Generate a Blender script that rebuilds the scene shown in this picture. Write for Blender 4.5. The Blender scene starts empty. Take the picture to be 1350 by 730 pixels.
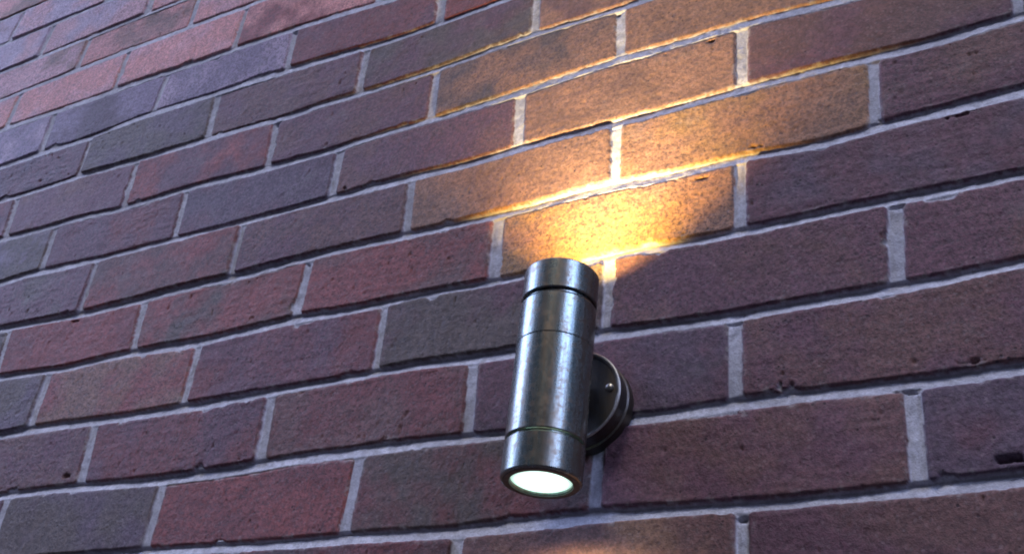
import bpy, bmesh, math
import numpy as np
from mathutils import Vector, Matrix
R = math.radians
sc = bpy.context.scene
col = sc.collection
rng = np.random.default_rng(11)

# ------------------------------------------------------------------ survey of the wall
# perpends (vertical joints): course -> (regular index, u at top, u at bottom), one u = one 225 mm brick
PERP={
5:[ (-1.5,-1.556,-1.535),(-2.5,-2.538,-2.518),(-3.5,-3.518,-3.527),(-4.5,-4.514,-4.483) ],
6:[ (-1,-0.986,-0.964),(-2,-1.968,-1.953),(-3,-3.007,-2.971),(-4,-4.006,-3.986) ],
7:[ (-0.5,-0.538,-0.520),(-1.5,-1.489,-1.469),(-2.5,-2.471,-2.440),(-3.5,-3.483,-3.460),(-4.5,-4.502,-4.446) ],
8:[ (0,0.008,0.006),(-1,-0.998,-0.970),(-2,-1.975,-1.959),(-3,-2.989,-2.958),(-4,-3.996,-3.968) ],
9:[ (0.5,0.496,0.479),(-0.5,-0.516,-0.502),(-1.5,-1.503,-1.478),(-2.5,-2.485,-2.465),(-3.5,-3.497,-3.485) ],
10:[ (0,-0.001,-0.003),(-1,-1.016,-0.998),(-2,-1.991,-1.989),(-3,-3.016,-2.971),(-4,-4.018,-3.972) ],
11:[ (0.5,0.520,0.500),(-1.5,-1.508,-1.492),(-2.5,-2.531,-2.521),(-3.5,-3.538,-3.528) ],
12:[ (0,-0.021,-0.021),(-1,-1.036,-1.014),(-2,-2.014,-1.982),(-3,-3.058,-3.021) ],
13:[ (0.5,0.515,0.507),(-0.5,-0.492,-0.486),(-1.5,-1.483,-1.488),(-2.5,-2.496,-2.488) ],
14:[ (0,-0.002,0.001) ],
}
# bed joints: course -> (u, sag in mm)
BED={
4:[ (-5.24,-9.8),(-4.44,-13.7),(-3.86,-14.2),(-3.42,-13.2),(-2.93,-10.9) ],
5:[ (-5.06,-11.6),(-4.32,-7.5),(-3.71,-7.4),(-3.33,-2.9),(-2.82,-3.2),(-2.55,-1.5),(-2.24,2.6),(-1.88,9.6) ],
6:[ (-4.85,0.1),(-4.46,-2.4),(-4.07,1.3),(-3.58,-7.3),(-3.07,-4.3),(-2.71,-3.9),(-2.45,-1.3),(-2.06,3.5),(-1.79,7.6),(-1.52,5.8),(-1.31,4.6),(-1.17,1.8) ],
7:[ (-4.67,-4.6),(-4.49,-3.3),(-3.93,-4.7),(-3.52,0.2),(-2.94,1.0),(-2.60,2.0),(-2.43,7.4),(-2.15,2.4),(-1.83,5.2),(-1.53,4.8),(-1.32,1.5),(-1.06,-2.9),(-0.96,-3.7),(-0.74,-2.9),(-0.52,-1.0),(-0.45,-3.9) ],
8:[ (-4.48,-4.2),(-4.08,-0.9),(-3.83,-2.4),(-3.46,3.3),(-3.23,2.6),(-3.03,0.0),(-2.50,5.0),(-2.01,7.3),(-1.81,3.5),(-1.66,2.8),(-1.44,2.9),(-1.30,2.4),(-1.02,0.3),(-0.56,-6.5),(-0.34,-5.2),(-0.07,-5.1),(0.14,-4.4),(0.41,1.5) ],
9:[ (-4.29,-0.5),(-4.14,-4.9),(-3.52,0.8),(-3.24,0.8),(-2.96,1.2),(-2.64,1.7),(-2.40,1.8),(-2.05,1.3),(-1.70,0.5),(-1.51,0.2),(-1.23,2.8),(-0.98,-0.4),(-0.83,-0.9),(-0.53,-0.4),(-0.29,0.2),(-0.01,-2.2),(0.13,-2.1),(0.25,-1.7),(0.46,-0.9),(0.65,2.9),(0.78,1.5),(1.00,-1.6) ],
10:[ (-4.10,-1.0),(-3.46,4.8),(-3.07,3.5),(-2.83,1.0),(-2.59,0.5),(-2.41,2.4),(-2.29,0.2),(-2.00,-2.0),(-1.77,-2.6),(-1.55,-0.9),(-1.40,-0.1),(-1.18,-0.6),(-0.93,0.2),(-0.72,-1.9),(-0.51,-3.0),(-0.28,1.6),(-0.13,-1.0),(0.02,0.3),(0.13,1.8),(0.23,4.3),(0.38,5.0),(0.50,-0.8),(0.62,-0.3),(0.75,-1.1),(0.95,-2.9) ],
11:[ (-3.93,-4.5),(-3.75,-3.4),(-3.41,1.5),(-3.09,-2.9),(-2.71,0.3),(-2.53,1.8),(-2.19,-1.9),(-1.98,-3.7),(-1.74,-0.4),(-1.48,-1.5),(-1.22,-1.3),(-0.89,0.9),(-0.54,-2.1),(-0.42,-3.6),(-0.23,-1.5),(-0.12,0.4),(-0.01,-0.3),(0.12,-0.6),(0.41,-2.5),(0.66,-0.9),(0.91,-2.4) ],
12:[ (-3.73,-1.1),(-3.36,-1.8),(-3.01,1.2),(-2.66,2.1),(-2.35,2.2),(-2.09,0.8),(-1.75,-0.3),(-1.54,-0.9),(-1.32,-3.0),(-1.06,-0.3),(-0.85,1.5),(-0.52,-2.9),(-0.36,-0.6),(-0.22,-0.4),(-0.05,1.9),(0.09,0.3),(0.39,-0.4),(0.60,-0.4),(0.87,-5.0) ],
13:[ (-3.55,-1.7),(-3.16,-2.1),(-2.93,0.3),(-2.49,3.5),(-2.23,3.1),(-1.98,0.7),(-1.74,-2.3),(-1.53,-0.6),(-1.38,-2.4),(-1.17,-1.7),(-0.87,0.3),(-0.39,0.7),(-0.24,2.0),(-0.05,-1.4),(0.08,-1.0),(0.32,-0.5),(0.53,0.4),(0.64,1.1),(0.82,-1.5) ],
14:[ (-2.36,-1.9),(-1.88,0.9),(-1.65,1.7),(-1.43,0.5),(-1.10,3.1),(-0.99,3.2),(-0.77,0.8),(-0.49,-0.7),(-0.23,-0.5),(0.07,1.4),(0.32,-0.0),(0.56,-0.3),(0.77,-3.0) ],
}
BED[3] = [(-5.3,-7.),(-4.2,-9.)]
S = .225; CH = .075
N0, N1 = -7, 26            # courses built
X0, X1 = -2.35, .80

# ------------------------------------------------------------------ numpy value noise
def vnoise(x, y, seed):
    g = np.random.default_rng(seed).random((256, 256)).astype(np.float32)
    xi = np.floor(x).astype(np.int64); yi = np.floor(y).astype(np.int64)
    fx = (x-xi).astype(np.float32); fy = (y-yi).astype(np.float32)
    fx = fx*fx*(3-2*fx); fy = fy*fy*(3-2*fy)
    a = g[yi & 255, xi & 255]; b = g[yi & 255, (xi+1) & 255]
    c = g[(yi+1) & 255, xi & 255]; d = g[(yi+1) & 255, (xi+1) & 255]
    return (a+(b-a)*fx)*(1-fy)+(c+(d-c)*fx)*fy - .5
def fbm(x, y, scale, seed, octv=3):
    o = 0; amp = 1.
    for k in range(octv):
        o = o + amp*vnoise(x/scale, y/scale, seed+k*7); scale *= .5; amp *= .55
    return o
def sstep(a, b, x):
    t = np.clip((x-a)/(b-a), 0, 1); return t*t*(3-2*t)

# ------------------------------------------------------------------ bond pattern
def perps_of(n):
    """(index, u top, u bottom, half width mm) along course n"""
    known = {i: (a, b) for i, a, b in PERP.get(n, [])}
    off = 0. if n % 2 == 0 else .5
    r = np.random.default_rng(500+n)
    out = []
    for k in range(-13, 6):
        i = k+off
        j1, j2 = r.normal(0, .012), r.normal(0, .008)
        hw = r.uniform(4.2, 6.0)
        a, b = known.get(i, (i+j1, i+j1+j2))
        out.append((i, a, b, hw))
    return out
PE = {n: perps_of(n) for n in range(N0-1, N1+1)}

RED=(.242,.074,.072); DRED=(.180,.062,.066); PUR=(.138,.068,.090); BRN=(.152,.080,.077)
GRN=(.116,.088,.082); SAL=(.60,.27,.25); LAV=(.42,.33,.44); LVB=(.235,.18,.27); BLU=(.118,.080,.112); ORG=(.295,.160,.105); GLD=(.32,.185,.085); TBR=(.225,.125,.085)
TAN=(.235,.135,.105); PNK=(.54,.31,.34); DRK=(.090,.056,.064)  # SAL, LAV, PNK: brick tints lightened to stand in for upper-left sky sheen
# what the photographed bricks look like: (course, index of the joint on their left) -> main colour, second colour
LOOK = {
 (14,-1):(BRN,TBR),(14,0):(BRN,PUR),(14,-2):(DRK,DRED),(14,-3):(RED,BRN),
 (13,-2.5):(RED,DRED),(13,-1.5):(GRN,DRED),(13,-3.5):(GRN,BLU),(13,-.5):(PUR,BRN),(13,.5):(BLU,PUR),
 (12,-2):(DRED,BRN),(12,-3):(PUR,DRED),(12,-4):(BRN,PUR),(12,-1):(PUR,BLU),(12,0):(BRN,PUR),
 (11,-3.5):(RED,TAN),(11,-2.5):(PUR,DRED),(11,-1.5):(GRN,PUR),(11,-.5):(PUR,BRN),(11,-4.5):(GRN,BLU),(11,.5):(BRN,PUR),
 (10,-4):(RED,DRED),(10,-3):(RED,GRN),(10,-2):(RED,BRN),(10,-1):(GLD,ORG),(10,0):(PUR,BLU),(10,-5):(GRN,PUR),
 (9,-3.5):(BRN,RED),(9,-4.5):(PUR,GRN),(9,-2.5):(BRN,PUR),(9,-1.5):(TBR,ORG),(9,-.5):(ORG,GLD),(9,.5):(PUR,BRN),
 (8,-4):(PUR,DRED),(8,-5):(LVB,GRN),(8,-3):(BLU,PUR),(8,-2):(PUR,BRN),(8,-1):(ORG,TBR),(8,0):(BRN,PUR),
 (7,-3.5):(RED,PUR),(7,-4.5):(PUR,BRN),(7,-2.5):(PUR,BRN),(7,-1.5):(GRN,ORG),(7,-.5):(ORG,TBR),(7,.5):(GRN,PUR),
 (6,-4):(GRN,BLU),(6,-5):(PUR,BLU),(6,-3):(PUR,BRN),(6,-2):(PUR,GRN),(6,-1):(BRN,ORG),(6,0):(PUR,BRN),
 (5,-3.5):(LVB,LAV),(5,-4.5):(LVB,BLU),(5,-5.5):(LVB,LAV),(5,-2.5):(DRED,PUR),(5,-1.5):(RED,DRED),(5,-.5):(ORG,BRN),
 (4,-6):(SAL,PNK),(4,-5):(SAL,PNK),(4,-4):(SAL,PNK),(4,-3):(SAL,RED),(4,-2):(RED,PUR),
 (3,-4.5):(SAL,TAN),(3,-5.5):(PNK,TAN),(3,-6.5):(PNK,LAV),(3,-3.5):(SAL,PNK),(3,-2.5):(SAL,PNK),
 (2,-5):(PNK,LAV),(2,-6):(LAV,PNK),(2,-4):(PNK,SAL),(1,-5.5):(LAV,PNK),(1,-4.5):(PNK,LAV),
}
PAL = [RED,DRED,PUR,PUR,BRN,BRN,GRN,BLU]
def look(n, i):
    r = np.random.default_rng(int(9000+n*97+i*2))
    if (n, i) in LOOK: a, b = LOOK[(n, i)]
    else:
        pal = PAL if n > 3 else [SAL, PNK, LAV, LAV, PNK, TAN]  # unlisted upper bricks, mostly in the sheen-lightened tints
        a = pal[r.integers(len(pal))]; b = pal[r.integers(len(pal))]
    j = r.normal(1, .05)
    return np.array(a)*j, np.array(b)*j, r.normal(0, .7), r.normal(0, .006), r.normal(0, .01), r.random()

# ------------------------------------------------------------------ grid of the wall face
def ladder(spans):
    o = []
    for a, b, st in spans:
        o.append(np.arange(a, b-1e-9, st))
    return np.concatenate(o+[np.array([spans[-1][1]])])
xs = ladder([(X0, -1.42, .006), (-1.42, -.95, .0016), (-.95, .27, .0011), (.27, X1, .006)])
rows = []                                       # (course, t in mm)
for n in range(N0, N1):
    fine = -1 <= n <= 15
    if fine:
        ts = np.concatenate([np.arange(0, 10, .8), np.arange(10, 65, 1.9), np.arange(65, 75, .8)])
    else:
        ts = np.concatenate([np.arange(0, 10, 1.6), np.arange(10, 65, 8), np.arange(65, 75, 1.6)])
    rows += [(n, t) for t in ts]
rows.append((N1-1, 75.))
NR, NC = len(rows), len(xs)
nn = np.array([r[0] for r in rows]); tt = np.array([r[1] for r in rows])
us = xs/S
def bed_delta(n):
    pts = sorted(BED.get(n, []))
    if pts:
        px, py = np.array(pts).T
        if n > 4:
            k = np.interp(us, px, py)
        else:
            k = np.interp(us, px, py)
        w = 30
        # light smoothing along the wall (on an even ladder)
        e = np.linspace(X0/S, X1/S, 1400); ke = np.interp(e, us, k)
        ker = np.hanning(41); ker /= ker.sum()
        ke = np.convolve(np.pad(ke, 20, mode='edge'), ker, 'valid')
        k = np.interp(us, e, ke)
    else:
        base = -9.*np.clip((-us-2.6)/2, 0, 1) if n < 4 else 0*us
        k = base + 3*fbm(us*1.0, us*0+n*5.3, 1.7, 77, 2)
    return k
BD = {n: bed_delta(n) for n in range(N0, N1+1)}
X = np.broadcast_to(xs[None, :], (NR, NC)).copy()
Zv = np.zeros((NR, NC)); 
for r in range(NR):
    n, t = rows[r]; f = t/75.
    Zv[r] = -(CH*n + t/1000. + (BD[n]*(1-f)+BD[n+1]*f)/1000.)
Xm, Zm = X*1000, Zv*1000
edge_n = .62*fbm(Xm, Zm, 6., 1, 2) + .5*fbm(Xm, Zm, 2.6, 5, 1) + .75*fbm(Xm, Zm, 60., 21, 2)
chip = fbm(Xm, Zm, 26., 40, 2)
chip = np.clip(chip-.36, 0, 1)*13*(1+1.2*fbm(Xm, Zm, 4., 44, 2))
D = np.zeros((NR, NC), np.float32); H = np.zeros((NR, NC), np.float32)
C1 = np.zeros((NR, NC, 3), np.float32); C2 = C1.copy(); RN = np.zeros((NR, NC), np.float32)
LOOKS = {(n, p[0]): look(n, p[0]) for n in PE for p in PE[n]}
inbed_all = np.zeros((NR, NC), bool); BEDD = np.zeros((NR, NC), np.float32)
bed_w = {n: 5.2+2.0*fbm(us*1.3, us*0+n*3.1, 1., 90, 2) for n in range(N0, N1+1)}     # half thickness of each bed joint
SH = lambda m: .6 if m <= 5 else (.75 if m < 9 else float(np.interp(m, [9, 11, 14], [1., 1.25, 1.45])))     # the upper courses are pointed fuller
for r in range(NR):
    n, t = rows[r]; f = t/75.
    pl = PE[n]
    u = np.array([a*(1-f)+b*f for _, a, b, _ in pl])*S*1000
    hw = np.array([p[3] for p in pl])
    k = np.clip(np.searchsorted(u, Xm[r])-1, 0, len(u)-2)
    dl = Xm[r]-u[k]-hw[k]; dr = u[k+1]-Xm[r]-hw[k+1]
    dx = np.minimum(dl, dr)
    dtop = t-bed_w[n]; dbot = 75-t-bed_w[n+1]
    dy = np.minimum(dtop, dbot)
    rc = 3.5
    d = np.minimum(dx, dy)
    cor = (dx < rc) & (dy < rc)
    d = np.where(cor, rc-np.hypot(rc-np.minimum(dx, rc), rc-np.minimum(dy, rc)), d)
    d = d + edge_n[r] - chip[r]*(np.abs(d) < 7)
    D[r] = d
    # joint profile: bed joints struck - deep under the upper brick, nearly flush on the lower one
    s = np.where(dtop < dbot, (t+bed_w[n])/(2*bed_w[n]), (t-75+bed_w[n+1])/(2*bed_w[n+1]))
    bd = (4.3-3.0*np.clip(s, 0, 1)**1.1)*np.where(dtop < dbot, SH(n), SH(n+1))
    pd = 2.6
    wb = sstep(1.5, -1.0, dy)
    jd = bd*wb+pd*(1-wb)
    BEDD[r] = jd
    for kk in np.unique(k):
        m = k == kk
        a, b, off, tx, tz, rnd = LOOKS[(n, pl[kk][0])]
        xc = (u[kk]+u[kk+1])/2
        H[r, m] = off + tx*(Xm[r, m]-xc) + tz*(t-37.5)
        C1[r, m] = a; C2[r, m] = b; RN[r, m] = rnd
H += .9*fbm(Xm, Zm, 38., 60, 2) + .35*fbm(Xm, Zm, 5., 61, 2)
pit = np.clip(fbm(Xm, Zm, 5., 66, 2)-.52, 0, 1)*7
pit = pit*(.3+1.6*RN)
H = H + .5*RN*fbm(Xm*.16, Zm+RN*331, 3.4, 80, 2)
H = H - pit + .10*fbm(Xm, Zm, 2.6, 68, 1)
RR = 2.2
e = np.clip(D, 0, RR)
H = H - (RR-np.sqrt(np.clip(RR*RR-(RR-e)**2, 0, None)))*.8
J = -BEDD + 1.1*fbm(Xm, Zm, 12., 70, 3) + .35*fbm(Xm, Zm, 3., 73, 1)
# gaps where the pointing has shrunk or dropped out, and bits knocked off the bricks: (course, index of the joint, across mm, down mm, half width, half height, depth)
GAPS = [(14, 0, 0, 9, 13, 2.0, 5), (14, 0, -6, 7, 3, 3, 4), (13, .5, -4, 5.5, 15, 1.9, 5), (11, .5, 3, 6.5, 12, 2.0, 4), (12, 0, 3, 7, 8, 1.2, 2.5),
        (5, -2.5, 3, 7, 6, 3, 6), (7, -2.5, 4, 7, 7, 3, 6), (6, -1.5+.5, 2, 8, 4, 2, 4), (11, -1.5, 12, 38, 5, 1.6, 4), (9, .5, 2, 67, 4, 2, 4), (7, -.5, -2, 9, 5, 2, 4), (10, -2, -2, 9, 3, 2, 4)]
CHIPS = [(12, -3, -16, 62, 9, 3, 4), (13, .5, 52, 63, 9, 3.2, 5), (10, .5-.5, 172, 9, 12, 2.2, 4), (11, .5, 40, 7, 8, 2, 3), (10, -1, 196, 12, 9, 1.6, 3),
         (8, 0, -28, 9, 9, 2.0, 4), (10, -4, 120, 10, 6, 2, 4), (12, .0, 160, 66, 11, 2.2, 3), (9, 0-.5, 130, 66, 9, 2.0, 3), (8, -2, 20, 66, 4, 2.4, 4)]
def dent(lst, jointed):
    d = np.zeros((NR, NC), np.float32)
    for n, i, ox, oy, ax, ay, dep in lst:
        p = next((p for p in PE[n] if p[0] == i), None)
        if p is None: continue
        ax, ay = (ax, ay) if jointed else (ax*.75, ay*.85)
        q = ((Xm-(p[1]*S*1000+ox))/ax)**2 + (((nn*75.+tt)[:, None]-(n*75.+oy))/ay)**2
        d = np.maximum(d, dep*np.clip(.95-q+2.2*fbm(Xm, Zm, 5., 99, 3), 0, 1))
    return d
J = J - dent(GAPS, True)
H = H - dent(CHIPS, False)
w = sstep(-1.0, .1, D)
Y = J*(1-w)+np.maximum(H, -7.)*w                  # mm towards the viewer
MORT = sstep(-.2, -.8, D).astype(np.float32)

verts = np.stack([X, -Y/1000., Zv], -1).reshape(-1, 3).astype(np.float32)
idx = np.arange(NR*NC).reshape(NR, NC)
quads = np.stack([idx[:-1, :-1], idx[1:, :-1], idx[1:, 1:], idx[:-1, 1:]], -1).reshape(-1, 4)
# give the wall its thickness: a rim round the face and a back
b0 = len(verts)
rim = np.concatenate([idx[0, :], idx[1:, -1], idx[-1, -2::-1], idx[-2:0:-1, 0]])
back = verts[rim].copy(); back[:, 1] = .1025
allv = np.concatenate([verts, back])
nr_ = len(rim); bi = np.arange(b0, b0+nr_)
skirt = np.stack([rim, np.roll(rim, -1), np.roll(bi, -1), bi], -1)
me = bpy.data.meshes.new('brick_wall')
nq = len(quads)+len(skirt)
loops = np.concatenate([quads.ravel(), skirt.ravel(), bi[::-1]]).astype(np.int32)
me.vertices.add(len(allv)); me.vertices.foreach_set('co', allv.ravel())
me.loops.add(len(loops)); me.loops.foreach_set('vertex_index', loops)
me.polygons.add(nq+1)
ls = np.concatenate([np.arange(nq)*4, [nq*4]]).astype(np.int32)
me.polygons.foreach_set('loop_start', ls)
me.update(calc_edges=True)
sm = np.zeros(nq+1, bool); sm[:len(quads)] = True
me.polygons.foreach_set('use_smooth', sm)
def attr(name, typ, arr):
    a = me.attributes.new(name, typ, 'POINT')
    if typ == 'FLOAT':
        full = np.zeros(len(allv), np.float32); full[:b0] = arr.ravel(); a.data.foreach_set('value', full)
    else:
        full = np.ones((len(allv), 4), np.float32); full[:, :3] = .12; full[:b0, :3] = arr.reshape(-1, 3); a.data.foreach_set('color', full.ravel())
attr('mortar', 'FLOAT', MORT); attr('edge', 'FLOAT', D); attr('rnd', 'FLOAT', RN)
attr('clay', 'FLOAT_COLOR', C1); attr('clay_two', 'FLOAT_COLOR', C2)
me.validate()

# ------------------------------------------------------------------ material helpers
class NT:
    def __init__(s, name):
        s.m = bpy.data.materials.new(name); s.m.use_nodes = True
        s.t = s.m.node_tree; s.t.nodes.clear()
        s.out = s.n('ShaderNodeOutputMaterial')
    def n(s, typ, **kw):
        o = s.t.nodes.new(typ)
        for k, v in kw.items(): setattr(o, k, v)
        return o
    def l(s, a, b): s.t.links.new(a, b)
    def math(s, op, a, b=None, clamp=False):
        o = s.n('ShaderNodeMath', operation=op, use_clamp=clamp)
        for i, v in enumerate((a, b)):
            if v is None: continue
            if isinstance(v, (int, float)): o.inputs[i].default_value = v
            else: s.l(v, o.inputs[i])
        return o.outputs[0]
    def mix(s, f, a, b, blend='MIX'):
        o = s.n('ShaderNodeMix', data_type='RGBA', blend_type=blend)
        for k, v in ((0, f), (6, a), (7, b)):
            if isinstance(v, (int, float)): o.inputs[k].default_value = v
            elif isinstance(v, tuple): o.inputs[k].default_value = (*v, 1) if len(v) == 3 else v
            else: s.l(v, o.inputs[k])
        return o.outputs[2]
    def noise(s, vec, scale, detail=3, rough=.55, w=None):
        o = s.n('ShaderNodeTexNoise'); o.inputs['Scale'].default_value = scale
        o.inputs['Detail'].default_value = detail; o.inputs['Roughness'].default_value = rough
        s.l(vec, o.inputs['Vector']); return o.outputs['Fac']
    def ramp(s, f, a, b):
        o = s.n('ShaderNodeMapRange', interpolation_type='SMOOTHSTEP')
        o.inputs[1].default_value = a; o.inputs[2].default_value = b
        s.l(f, o.inputs[0]); return o.outputs[0]

def brick_material():
    k = NT('brick_and_mortar')
    tc = k.n('ShaderNodeTexCoord').outputs['Object']
    A = lambda nm: k.n('ShaderNodeAttribute', attribute_name=nm)
    c1 = A('clay').outputs['Color']; c2 = A('clay_two').outputs['Color']
    rnd = A('rnd').outputs['Fac']; mort = A('mortar').outputs['Fac']; edge = A('edge').outputs['Fac']
    # every brick samples its own piece of the noise
    off = k.n('ShaderNodeCombineXYZ'); k.l(k.math('MULTIPLY', rnd, 37.), off.inputs[1])
    add = k.n('ShaderNodeVectorMath', operation='ADD'); k.l(tc, add.inputs[0]); k.l(off.outputs[0], add.inputs[1])
    v = add.outputs[0]
    patch = k.ramp(k.noise(v, 13, 3, .6), .42, .64)
    base = k.mix(patch, c1, c2)
    med = k.ramp(k.noise(v, 60, 4, .65), .3, .7)
    base = k.mix(k.math('MULTIPLY', med, .40), base, k.mix(1., base, (.55, .55, .6), 'MULTIPLY'))
    # sand grain, dark and pale
    g1 = k.noise(v, 390, 2, .75); g2 = k.noise(v, 470, 1, .5)
    dark = k.ramp(g1, .50, .60); 
    vp = k.n('ShaderNodeTexVoronoi'); vp.inputs['Scale'].default_value = 300; k.l(v, vp.inputs['Vector'])
    sepc = k.n('ShaderNodeSeparateColor'); k.l(vp.outputs['Color'], sepc.inputs[0])
    pale = k.math('MULTIPLY', k.ramp(vp.outputs['Distance'], .46, .26), k.ramp(sepc.outputs[0], .68, .84))
    black = k.math('MULTIPLY', k.ramp(vp.outputs['Distance'], .55, .30), k.ramp(sepc.outputs[1], .66, .84))
    grit = k.ramp(k.noise(v, 210, 4, .8), .34, .66)
    base = k.mix(.55, base, k.mix(1., base, k.mix(grit, (.50, .50, .52), (1.5, 1.42, 1.40)), 'MULTIPLY'))
    base = k.mix(k.math('MULTIPLY', black, .32), base, (.035, .026, .034))
    base = k.mix(k.math('MULTIPLY', dark, k.math('ADD', .26, k.math('MULTIPLY', k.math('FRACT', k.math('MULTIPLY', rnd, 7.3)), .34))), base, (.042, .030, .038))
    base = k.mix(k.math('MULTIPLY', pale, .17), base, (.32, .25, .25))
    vor = k.n('ShaderNodeTexVoronoi'); vor.inputs['Scale'].default_value = 150; k.l(v, vor.inputs['Vector'])
    gate = k.ramp(k.noise(v, 45, 2), .52, .62)
    spot = k.math('MULTIPLY', k.ramp(vor.outputs['Distance'], .22, .10), gate)
    base = k.mix(k.math('MULTIPLY', spot, .7), base, (.022, .018, .024))
    # lime smeared over the arrises
    lime = k.math('MULTIPLY', k.ramp(edge, 4.5, .0), k.ramp(k.noise(tc, 70, 4, .7), .50, .68))
    base = k.mix(k.math('MULTIPLY', lime, .5), base, (.40, .38, .37))
    bloom = k.math('MULTIPLY', k.ramp(k.noise(v, 24, 5, .7), .56, .74), .14)
    base = k.mix(bloom, base, (.30, .28, .28))
    mn = k.ramp(k.noise(tc, 160, 4, .7), .3, .72); mn2 = k.ramp(k.noise(tc, 20, 3), .35, .7)
    mc = k.mix(mn, (.33, .33, .38), (.60, .60, .68))
    sg = k.ramp(k.noise(tc, 520, 2, .7), .54, .66); mc = k.mix(k.math('MULTIPLY', sg, .45), mc, (.20, .19, .20)); mc = k.mix(k.math('MULTIPLY', mn2, .5), mc, (.33, .33, .39))
    mstain = k.ramp(k.noise(tc, 9, 4, .6), .50, .68); mc = k.mix(k.math('MULTIPLY', mstain, .35), mc, (.24, .235, .26))
    colr = k.mix(mort, base, mc)
    p = k.n('ShaderNodeBsdfPrincipled'); k.l(colr, p.inputs['Base Color'])
    p.inputs['Roughness'].default_value = .72
    k.l(k.mix(mort, (.62, .62, .62), (.9, .9, .9)), p.inputs['Roughness'])
    p.inputs['Specular IOR Level'].default_value = .27
    hgt = k.math('ADD', k.math('MULTIPLY', g1, .7), k.math('MULTIPLY', k.noise(v, 1100, 1), .4))
    hgt = k.math('ADD', k.math('SUBTRACT', hgt, k.math('MULTIPLY', spot, .8)), k.math('SUBTRACT', k.math('MULTIPLY', grit, .55), k.math('MULTIPLY', black, .5)))
    hgt = k.math('ADD', hgt, k.math('MULTIPLY', k.noise(v, 130, 3), .8))
    hm = k.math('ADD', k.math('MULTIPLY', k.noise(tc, 240, 3, .7), 1.4), k.math('MULTIPLY', k.noise(tc, 700, 1), .9))
    hgt = k.math('ADD', k.math('MULTIPLY', hgt, k.math('SUBTRACT', 1., mort)), k.math('MULTIPLY', hm, mort))
    b = k.n('ShaderNodeBump'); b.inputs['Distance'].default_value = .0007; b.inputs['Strength'].default_value = .55
    k.l(hgt, b.inputs['Height']); k.l(b.outputs[0], p.inputs['Normal'])
    k.l(p.outputs[0], k.out.inputs[0]); return k.m

wall = bpy.data.objects.new('brick_wall', me); col.objects.link(wall)
me.materials.append(brick_material())
wall['label'] = 'red and purple brown brick wall with pale struck mortar joints behind the lamp'
wall['category'] = 'wall'

# ------------------------------------------------------------------ the lamp
def metal(name, lo, hi, rust, rough, met=.9):
    k = NT(name)
    tc = k.n('ShaderNodeTexCoord').outputs['Object']
    mp = k.n('ShaderNodeMapping'); mp.inputs['Scale'].default_value = (1, 1, .10); k.l(tc, mp.inputs[0])
    v = mp.outputs[0]
    n1 = k.ramp(k.noise(v, 260, 4, .7), .22, .78)
    n2 = k.ramp(k.noise(tc, 650, 3, .7), .42, .72)
    n3 = k.ramp(k.noise(v, 46, 5, .7), .40, .68)
    c = k.mix(n1, lo, hi)
    c = k.mix(k.math('MULTIPLY', n3, .8), c, rust)
    n4 = k.ramp(k.noise(tc, 190, 4, .7), .46, .66)
    c = k.mix(k.math('MULTIPLY', n4, .65), c, rust)
    c = k.mix(k.math('MULTIPLY', n2, .25), c, (.08, .07, .06))
    p = k.n('ShaderNodeBsdfPrincipled'); k.l(c, p.inputs['Base Color'])
    p.inputs['Metallic'].default_value = met
    r_ = k.math('ADD', k.math('MULTIPLY', k.math('ADD', n3, n4), .10), rough); k.l(r_, p.inputs['Roughness'])
    b = k.n('ShaderNodeBump'); b.inputs['Distance'].default_value = .0002; b.inputs['Strength'].default_value = .25
    k.l(k.math('ADD', n1, k.math('MULTIPLY', n2, .3)), b.inputs['Height']); k.l(b.outputs[0], p.inputs['Normal'])
    k.l(p.outputs[0], k.out.inputs[0]); return k.m
M_TUBE = metal('weathered_metal', (.145, .20, .21), (.27, .35, .345), (.175, .125, .085), .22)
M_DARK = metal('dark_metal', (.06, .06, .065), (.12, .118, .115), (.10, .075, .055), .40)
M_BEZ = metal('bezel_metal', (.05, .055, .055), (.09, .10, .095), (.06, .055, .045), .5, .2)
M_STEEL = metal('screw_steel', (.5, .5, .5), (.7, .7, .7), (.4, .36, .3), .25)
M_RIM = metal('rim_highlight_metal', (.42, .43, .43), (.62, .62, .61), (.36, .32, .28), .3)  # lighter metal that paints in the highlight on the plate's front edge
def glow(name, c, s):
    k = NT(name)
    tc = k.n('ShaderNodeTexCoord').outputs['Object']
    p = k.n('ShaderNodeBsdfPrincipled')
    p.inputs['Base Color'].default_value = (.8, .85, .82, 1); p.inputs['Roughness'].default_value = .2
    # the diode sits behind the middle of the lens: brightest there, weaker to the edge
    sp = k.n('ShaderNodeSeparateXYZ'); k.l(tc, sp.inputs[0])
    dy_ = k.math('SUBTRACT', sp.outputs[1], -.060)
    rr = k.math('SQRT', k.math('ADD', k.math('MULTIPLY', sp.outputs[0], sp.outputs[0]), k.math('MULTIPLY', dy_, dy_)))
    st = k.math('ADD', k.math('MULTIPLY', k.ramp(rr, .0212, .009), k.math('MULTIPLY', k.math('ADD', .55, k.math('MULTIPLY', k.noise(tc, 190, 1), .9)), s*.84)), s*.16)
    p.inputs['Emission Color'].default_value = (*c, 1); k.l(st, p.inputs['Emission Strength'])
    k.l(p.outputs[0], k.out.inputs[0]); return k.m

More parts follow.
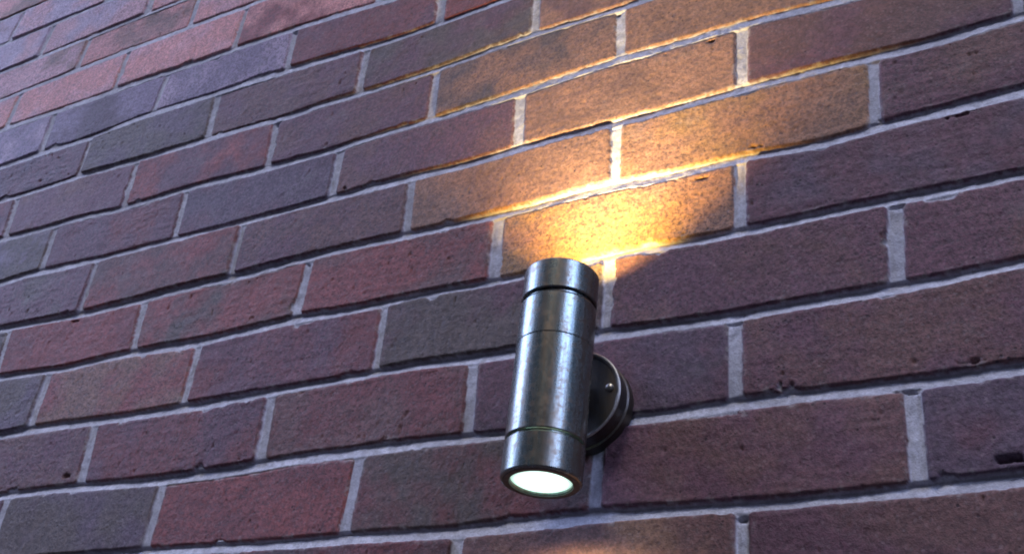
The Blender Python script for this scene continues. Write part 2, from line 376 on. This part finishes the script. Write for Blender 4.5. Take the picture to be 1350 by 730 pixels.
AX, AY, ZT, ZB, RT = -.1215, -.060, -.880, -1.0485, .0286
ZC = -.9635
lamp = bpy.data.objects.new('wall_lamp', None); col.objects.link(lamp); lamp.location = (AX, 0, ZC)
lamp.empty_display_size = .05
lamp['label'] = 'weathered metal cylinder up and down light, switched on, fixed to the brick wall'
lamp['category'] = 'wall lamp'
def lathe(name, prof, mat, axis='Z', at=(0, 0, 0), closed=False, seg=96, parent=lamp, smooth_angle=11):
    """prof: list of (radius, height) revolved; closed profiles join last to first"""
    bm = bmesh.new(); rings = []
    for r, h in prof:
        if r < 1e-6: rings.append([bm.verts.new((0, 0, h))])
        else: rings.append([bm.verts.new((r*math.cos(2*math.pi*i/seg), r*math.sin(2*math.pi*i/seg), h)) for i in range(seg)])
    prs = list(zip(rings[:-1], rings[1:]))
    if closed: prs.append((rings[-1], rings[0]))
    for a, b in prs:
        for i in range(seg):
            j = (i+1) % seg
            if len(a) == 1 and len(b) == 1: continue
            if len(a) == 1: bm.faces.new((a[0], b[j], b[i]))
            elif len(b) == 1: bm.faces.new((a[i], a[j], b[0]))
            else: bm.faces.new((a[i], a[j], b[j], b[i]))
    bmesh.ops.recalc_face_normals(bm, faces=bm.faces)
    if axis == 'Y': bmesh.ops.transform(bm, matrix=Matrix.Rotation(R(90), 4, 'X'), verts=bm.verts)   # +h -> -Y (towards viewer)
    bmesh.ops.translate(bm, vec=at, verts=bm.verts)
    m = bpy.data.meshes.new(name); bm.to_mesh(m); bm.free(); m.materials.append(mat)
    for f in m.polygons: f.use_smooth = True
    m.set_sharp_from_angle(angle=R(smooth_angle))
    o = bpy.data.objects.new(name, m); col.objects.link(o); o.parent = parent
    return o
# coordinates below are relative to the lamp's origin on the wall behind its centre
def zz(z): return z-ZC
c0 = (0, AY, 0)
GT, GB = -.9060, -1.0215          # grooves that divide the caps from the body
SE = -.9440                       # seam of the body
b_ = .0006
def ring_cap(name, z_in, z_out, sgn):
    """open collar: outer skin, rounded lip, bore"""
    ri = .0248 if sgn > 0 else .0216
    bore = zz(z_out)-sgn*(.030 if sgn > 0 else .0065)
    p = [(RT-.0009, zz(z_in)), (RT, zz(z_in)+sgn*.0009), (RT, zz(z_out)-sgn*.0016), (RT-.0005, zz(z_out)-sgn*.0005), (RT-.0016, zz(z_out)),
         (ri+.0008, zz(z_out)), (ri, zz(z_out)-sgn*.0008), (ri, bore), (RT-.004, bore if sgn < 0 else zz(z_in))]
    return lathe(name, p, M_TUBE, at=c0, closed=True)
lathe('body', [(0, zz(GT-.0012)), (RT-.0024, zz(GT-.0006)), (RT-.0024, zz(GT-.0024)), (RT-.0012, zz(GT-.0028)), (RT-.0001, zz(GT-.0048)),
               (RT-.0001, zz(SE+.0006)), (RT-.0005, zz(SE)), (RT-.0001, zz(SE-.0006)),
               (RT-.0001, zz(GB+.0030)), (RT-.0008, zz(GB+.0022)), (RT-.0022, zz(GB+.0018)), (RT-.0022, zz(GB+.0008)), (0, zz(GB+.0008))], M_TUBE, at=c0)
ring_cap('end_cap', GT, ZT, 1)
ring_cap('end_cap', GB, ZB, -1)
lens_t = lathe('lens', [(0, zz(-.9085)), (.0240, zz(-.9085)), (.0243, zz(-.9065)), (.020, zz(-.9058)), (0, zz(-.9056))][::-1], glow('warm_lens', (1., .62, .22), 4.), at=c0)
lens_b = lathe('lens', [(0, zz(ZB+.0058)), (.0213, zz(ZB+.0058)), (.0213, zz(ZB+.0022)), (.0195, zz(ZB+.0012)), (0, zz(ZB+.0008))], glow('cool_lens', (.66, 1., .86), 5.2), at=c0)
lathe('bezel', [(.0219, zz(ZB+.001)), (.0222, zz(ZB-.0005)), (.0262, zz(ZB-.0005)), (.0272, zz(ZB+.0003)), (.0272, zz(ZB+.001))], M_BEZ, at=c0, closed=True, smooth_angle=30)
lens_b['label'] = 'glowing cool white lower lens'
# wall plate: shallow cup with a rolled front edge
PR, PH = .0380, .0230
lathe('mounting_plate', [(0, -.003), (PR, -.003), (PR, .0075), (PR-.0012, .0085), (PR-.0012, PH-.0024), (PR-.0005, PH-.0014), (PR-.0008, PH-.0003), (PR-.0022, PH),
                         (PR-.0034, PH-.0006), (PR-.0040, PH-.0018), (0, PH-.0018)], M_DARK, axis='Y')
rim_t = [(PR-.0013+.0011*math.cos(a), PH-.0006+.0011*math.sin(a)) for a in np.linspace(0, 2*math.pi, 13)[:-1]]
lathe('plate_rim', rim_t, M_RIM, axis='Y', closed=True, smooth_angle=60)
lathe('arm', [(.0125, PH-.002), (.0125, PH+.001), (.0105, PH+.002), (.0105, -AY-RT+.003)], M_DARK, axis='Y', seg=48)
for sx in (-1, 1):
    s_ = lathe('screw', [(.0030, PH-.0022), (.0030, PH-.0004), (.0024, PH+.0006), (.0012, PH+.0011), (0, PH+.0012)], M_STEEL, axis='Y', seg=24, at=(sx*.0285, 0, .004))

# ------------------------------------------------------------------ light
def spot(name, z, up, w, size, blend, c, rad, tilt=0):
    l = bpy.data.lights.new(name, 'SPOT'); l.energy = w; l.spot_size = R(size); l.spot_blend = blend; l.color = c; l.shadow_soft_size = rad
    o = bpy.data.objects.new(name, l); col.objects.link(o); o.location = (AX, AY, z)
    o.rotation_euler = (R(180) if up else 0, R(tilt), 0); return o
spot('upper_beam', -.9035, True, 9.5, 104, .6, (1., .62, .14), .006, 3)
spot('upper_beam', -.9030, True, 12, 80, 1., (1., .87, .58), .006, 2)  # extra spot added at the same bulb to turn the high beam cream
spot('lower_bulb', ZB-.004, False, .9, 156, .5, (1., .70, .36), .0025)

SUN_EL, SUN_AZ = 55, 4            # azimuth from the wall's outward normal, + to the right
sl = bpy.data.lights.new('sun', 'SUN'); sl.energy = 1.15; sl.angle = R(14); sl.color = (1., .95, .90)
so = bpy.data.objects.new('sun', sl); col.objects.link(so)
sd = Vector((math.sin(R(SUN_AZ))*math.cos(R(SUN_EL)), -math.cos(R(SUN_AZ))*math.cos(R(SUN_EL)), math.sin(R(SUN_EL))))
so.rotation_euler = (-sd).to_track_quat('-Z', 'Y').to_euler()

w_ = bpy.data.worlds.new('World'); sc.world = w_; w_.use_nodes = True
t = w_.node_tree; t.nodes.clear()
def wn(typ, **kw):
    o = t.nodes.new(typ)
    for k_, v_ in kw.items(): setattr(o, k_, v_)
    return o
out = wn('ShaderNodeOutputWorld'); bg = wn('ShaderNodeBackground'); t.links.new(bg.outputs[0], out.inputs[0])
sky = wn('ShaderNodeTexSky', sky_type='NISHITA'); sky.sun_disc = False
sky.sun_elevation = R(SUN_EL); sky.sun_rotation = math.atan2(sd.x, sd.y)
tcw = wn('ShaderNodeTexCoord').outputs['Generated']
def lobe(az, el, a, b):
    d = wn('ShaderNodeVectorMath', operation='DOT_PRODUCT'); t.links.new(tcw, d.inputs[0])
    d.inputs[1].default_value = (math.sin(R(az))*math.cos(R(el)), -math.cos(R(az))*math.cos(R(el)), math.sin(R(el)))
    m = wn('ShaderNodeMapRange', interpolation_type='SMOOTHSTEP'); m.inputs[1].default_value = a; m.inputs[2].default_value = b
    t.links.new(d.outputs['Value'], m.inputs[0]); return m.outputs[0]
def wm(op, a, b):
    o = wn('ShaderNodeMath', operation=op)
    for i_, v_ in enumerate((a, b)):
        if isinstance(v_, (int, float)): o.inputs[i_].default_value = v_
        else: t.links.new(v_, o.inputs[i_])
    return o.outputs[0]
# dusk sky, dimmed ahead, with bright lobes added for tube streaks and sheen
bright_lobes = wm('ADD', wm('MULTIPLY', lobe(60, 31, .955, .997), 22.), wm('MULTIPLY', lobe(-72, 40, .89, .99), 9.))
bright_lobes = wm('ADD', bright_lobes, wm('MULTIPLY', lobe(0, 90, .45, .95), 1.2))
bright_lobes = wm('ADD', bright_lobes, wm('MULTIPLY', lobe(-72, 28, .965, .998), 24.))
dim_lobe = wm('SUBTRACT', 1., wm('MULTIPLY', lobe(-8, 24, .55, .93), .80))
fac = wm('ADD', bright_lobes, wm('MULTIPLY', dim_lobe, .40))
cl = wn('ShaderNodeMix', data_type='RGBA', blend_type='MIX'); cl.inputs[0].default_value = .5
t.links.new(sky.outputs[0], cl.inputs[6]); cl.inputs[7].default_value = (3.2, 3.35, 5.7, 1)
mu = wn('ShaderNodeVectorMath', operation='SCALE'); t.links.new(cl.outputs[2], mu.inputs[0]); t.links.new(fac, mu.inputs['Scale'])
t.links.new(mu.outputs[0], bg.inputs[0]); bg.inputs[1].default_value = .085

# ------------------------------------------------------------------ camera
cam = bpy.data.cameras.new('camera'); co = bpy.data.objects.new('camera', cam); col.objects.link(co)
fx = 1412.186
cam.sensor_fit = 'HORIZONTAL'; cam.sensor_width = 36; cam.lens = fx/1350*36
Rc = [[0.87521854,-0.11084724,0.47085602],[-0.17564406,0.83413117,0.52285214],[-0.4507124,-0.54031295,0.7105774]]
w3 = lambda v: Vector((v[0], v[2], -v[1]))
right, down, fwd = (w3(r) for r in Rc)
mw = Matrix((right, -down, -fwd)).transposed().to_4x4()
mw.translation = Vector((0.21594773, -0.66347809, -1.328742))
co.matrix_world = mw
cam.clip_start = .01; cam.clip_end = 100
sc.camera = co

sc.render.engine = 'CYCLES'
sc.cycles.pixel_filter_type = 'BLACKMAN_HARRIS'; sc.cycles.filter_width = 1.95
sc.view_settings.view_transform = 'Standard'; sc.view_settings.look = 'None'
sc.view_settings.exposure = 0; sc.view_settings.gamma = 1
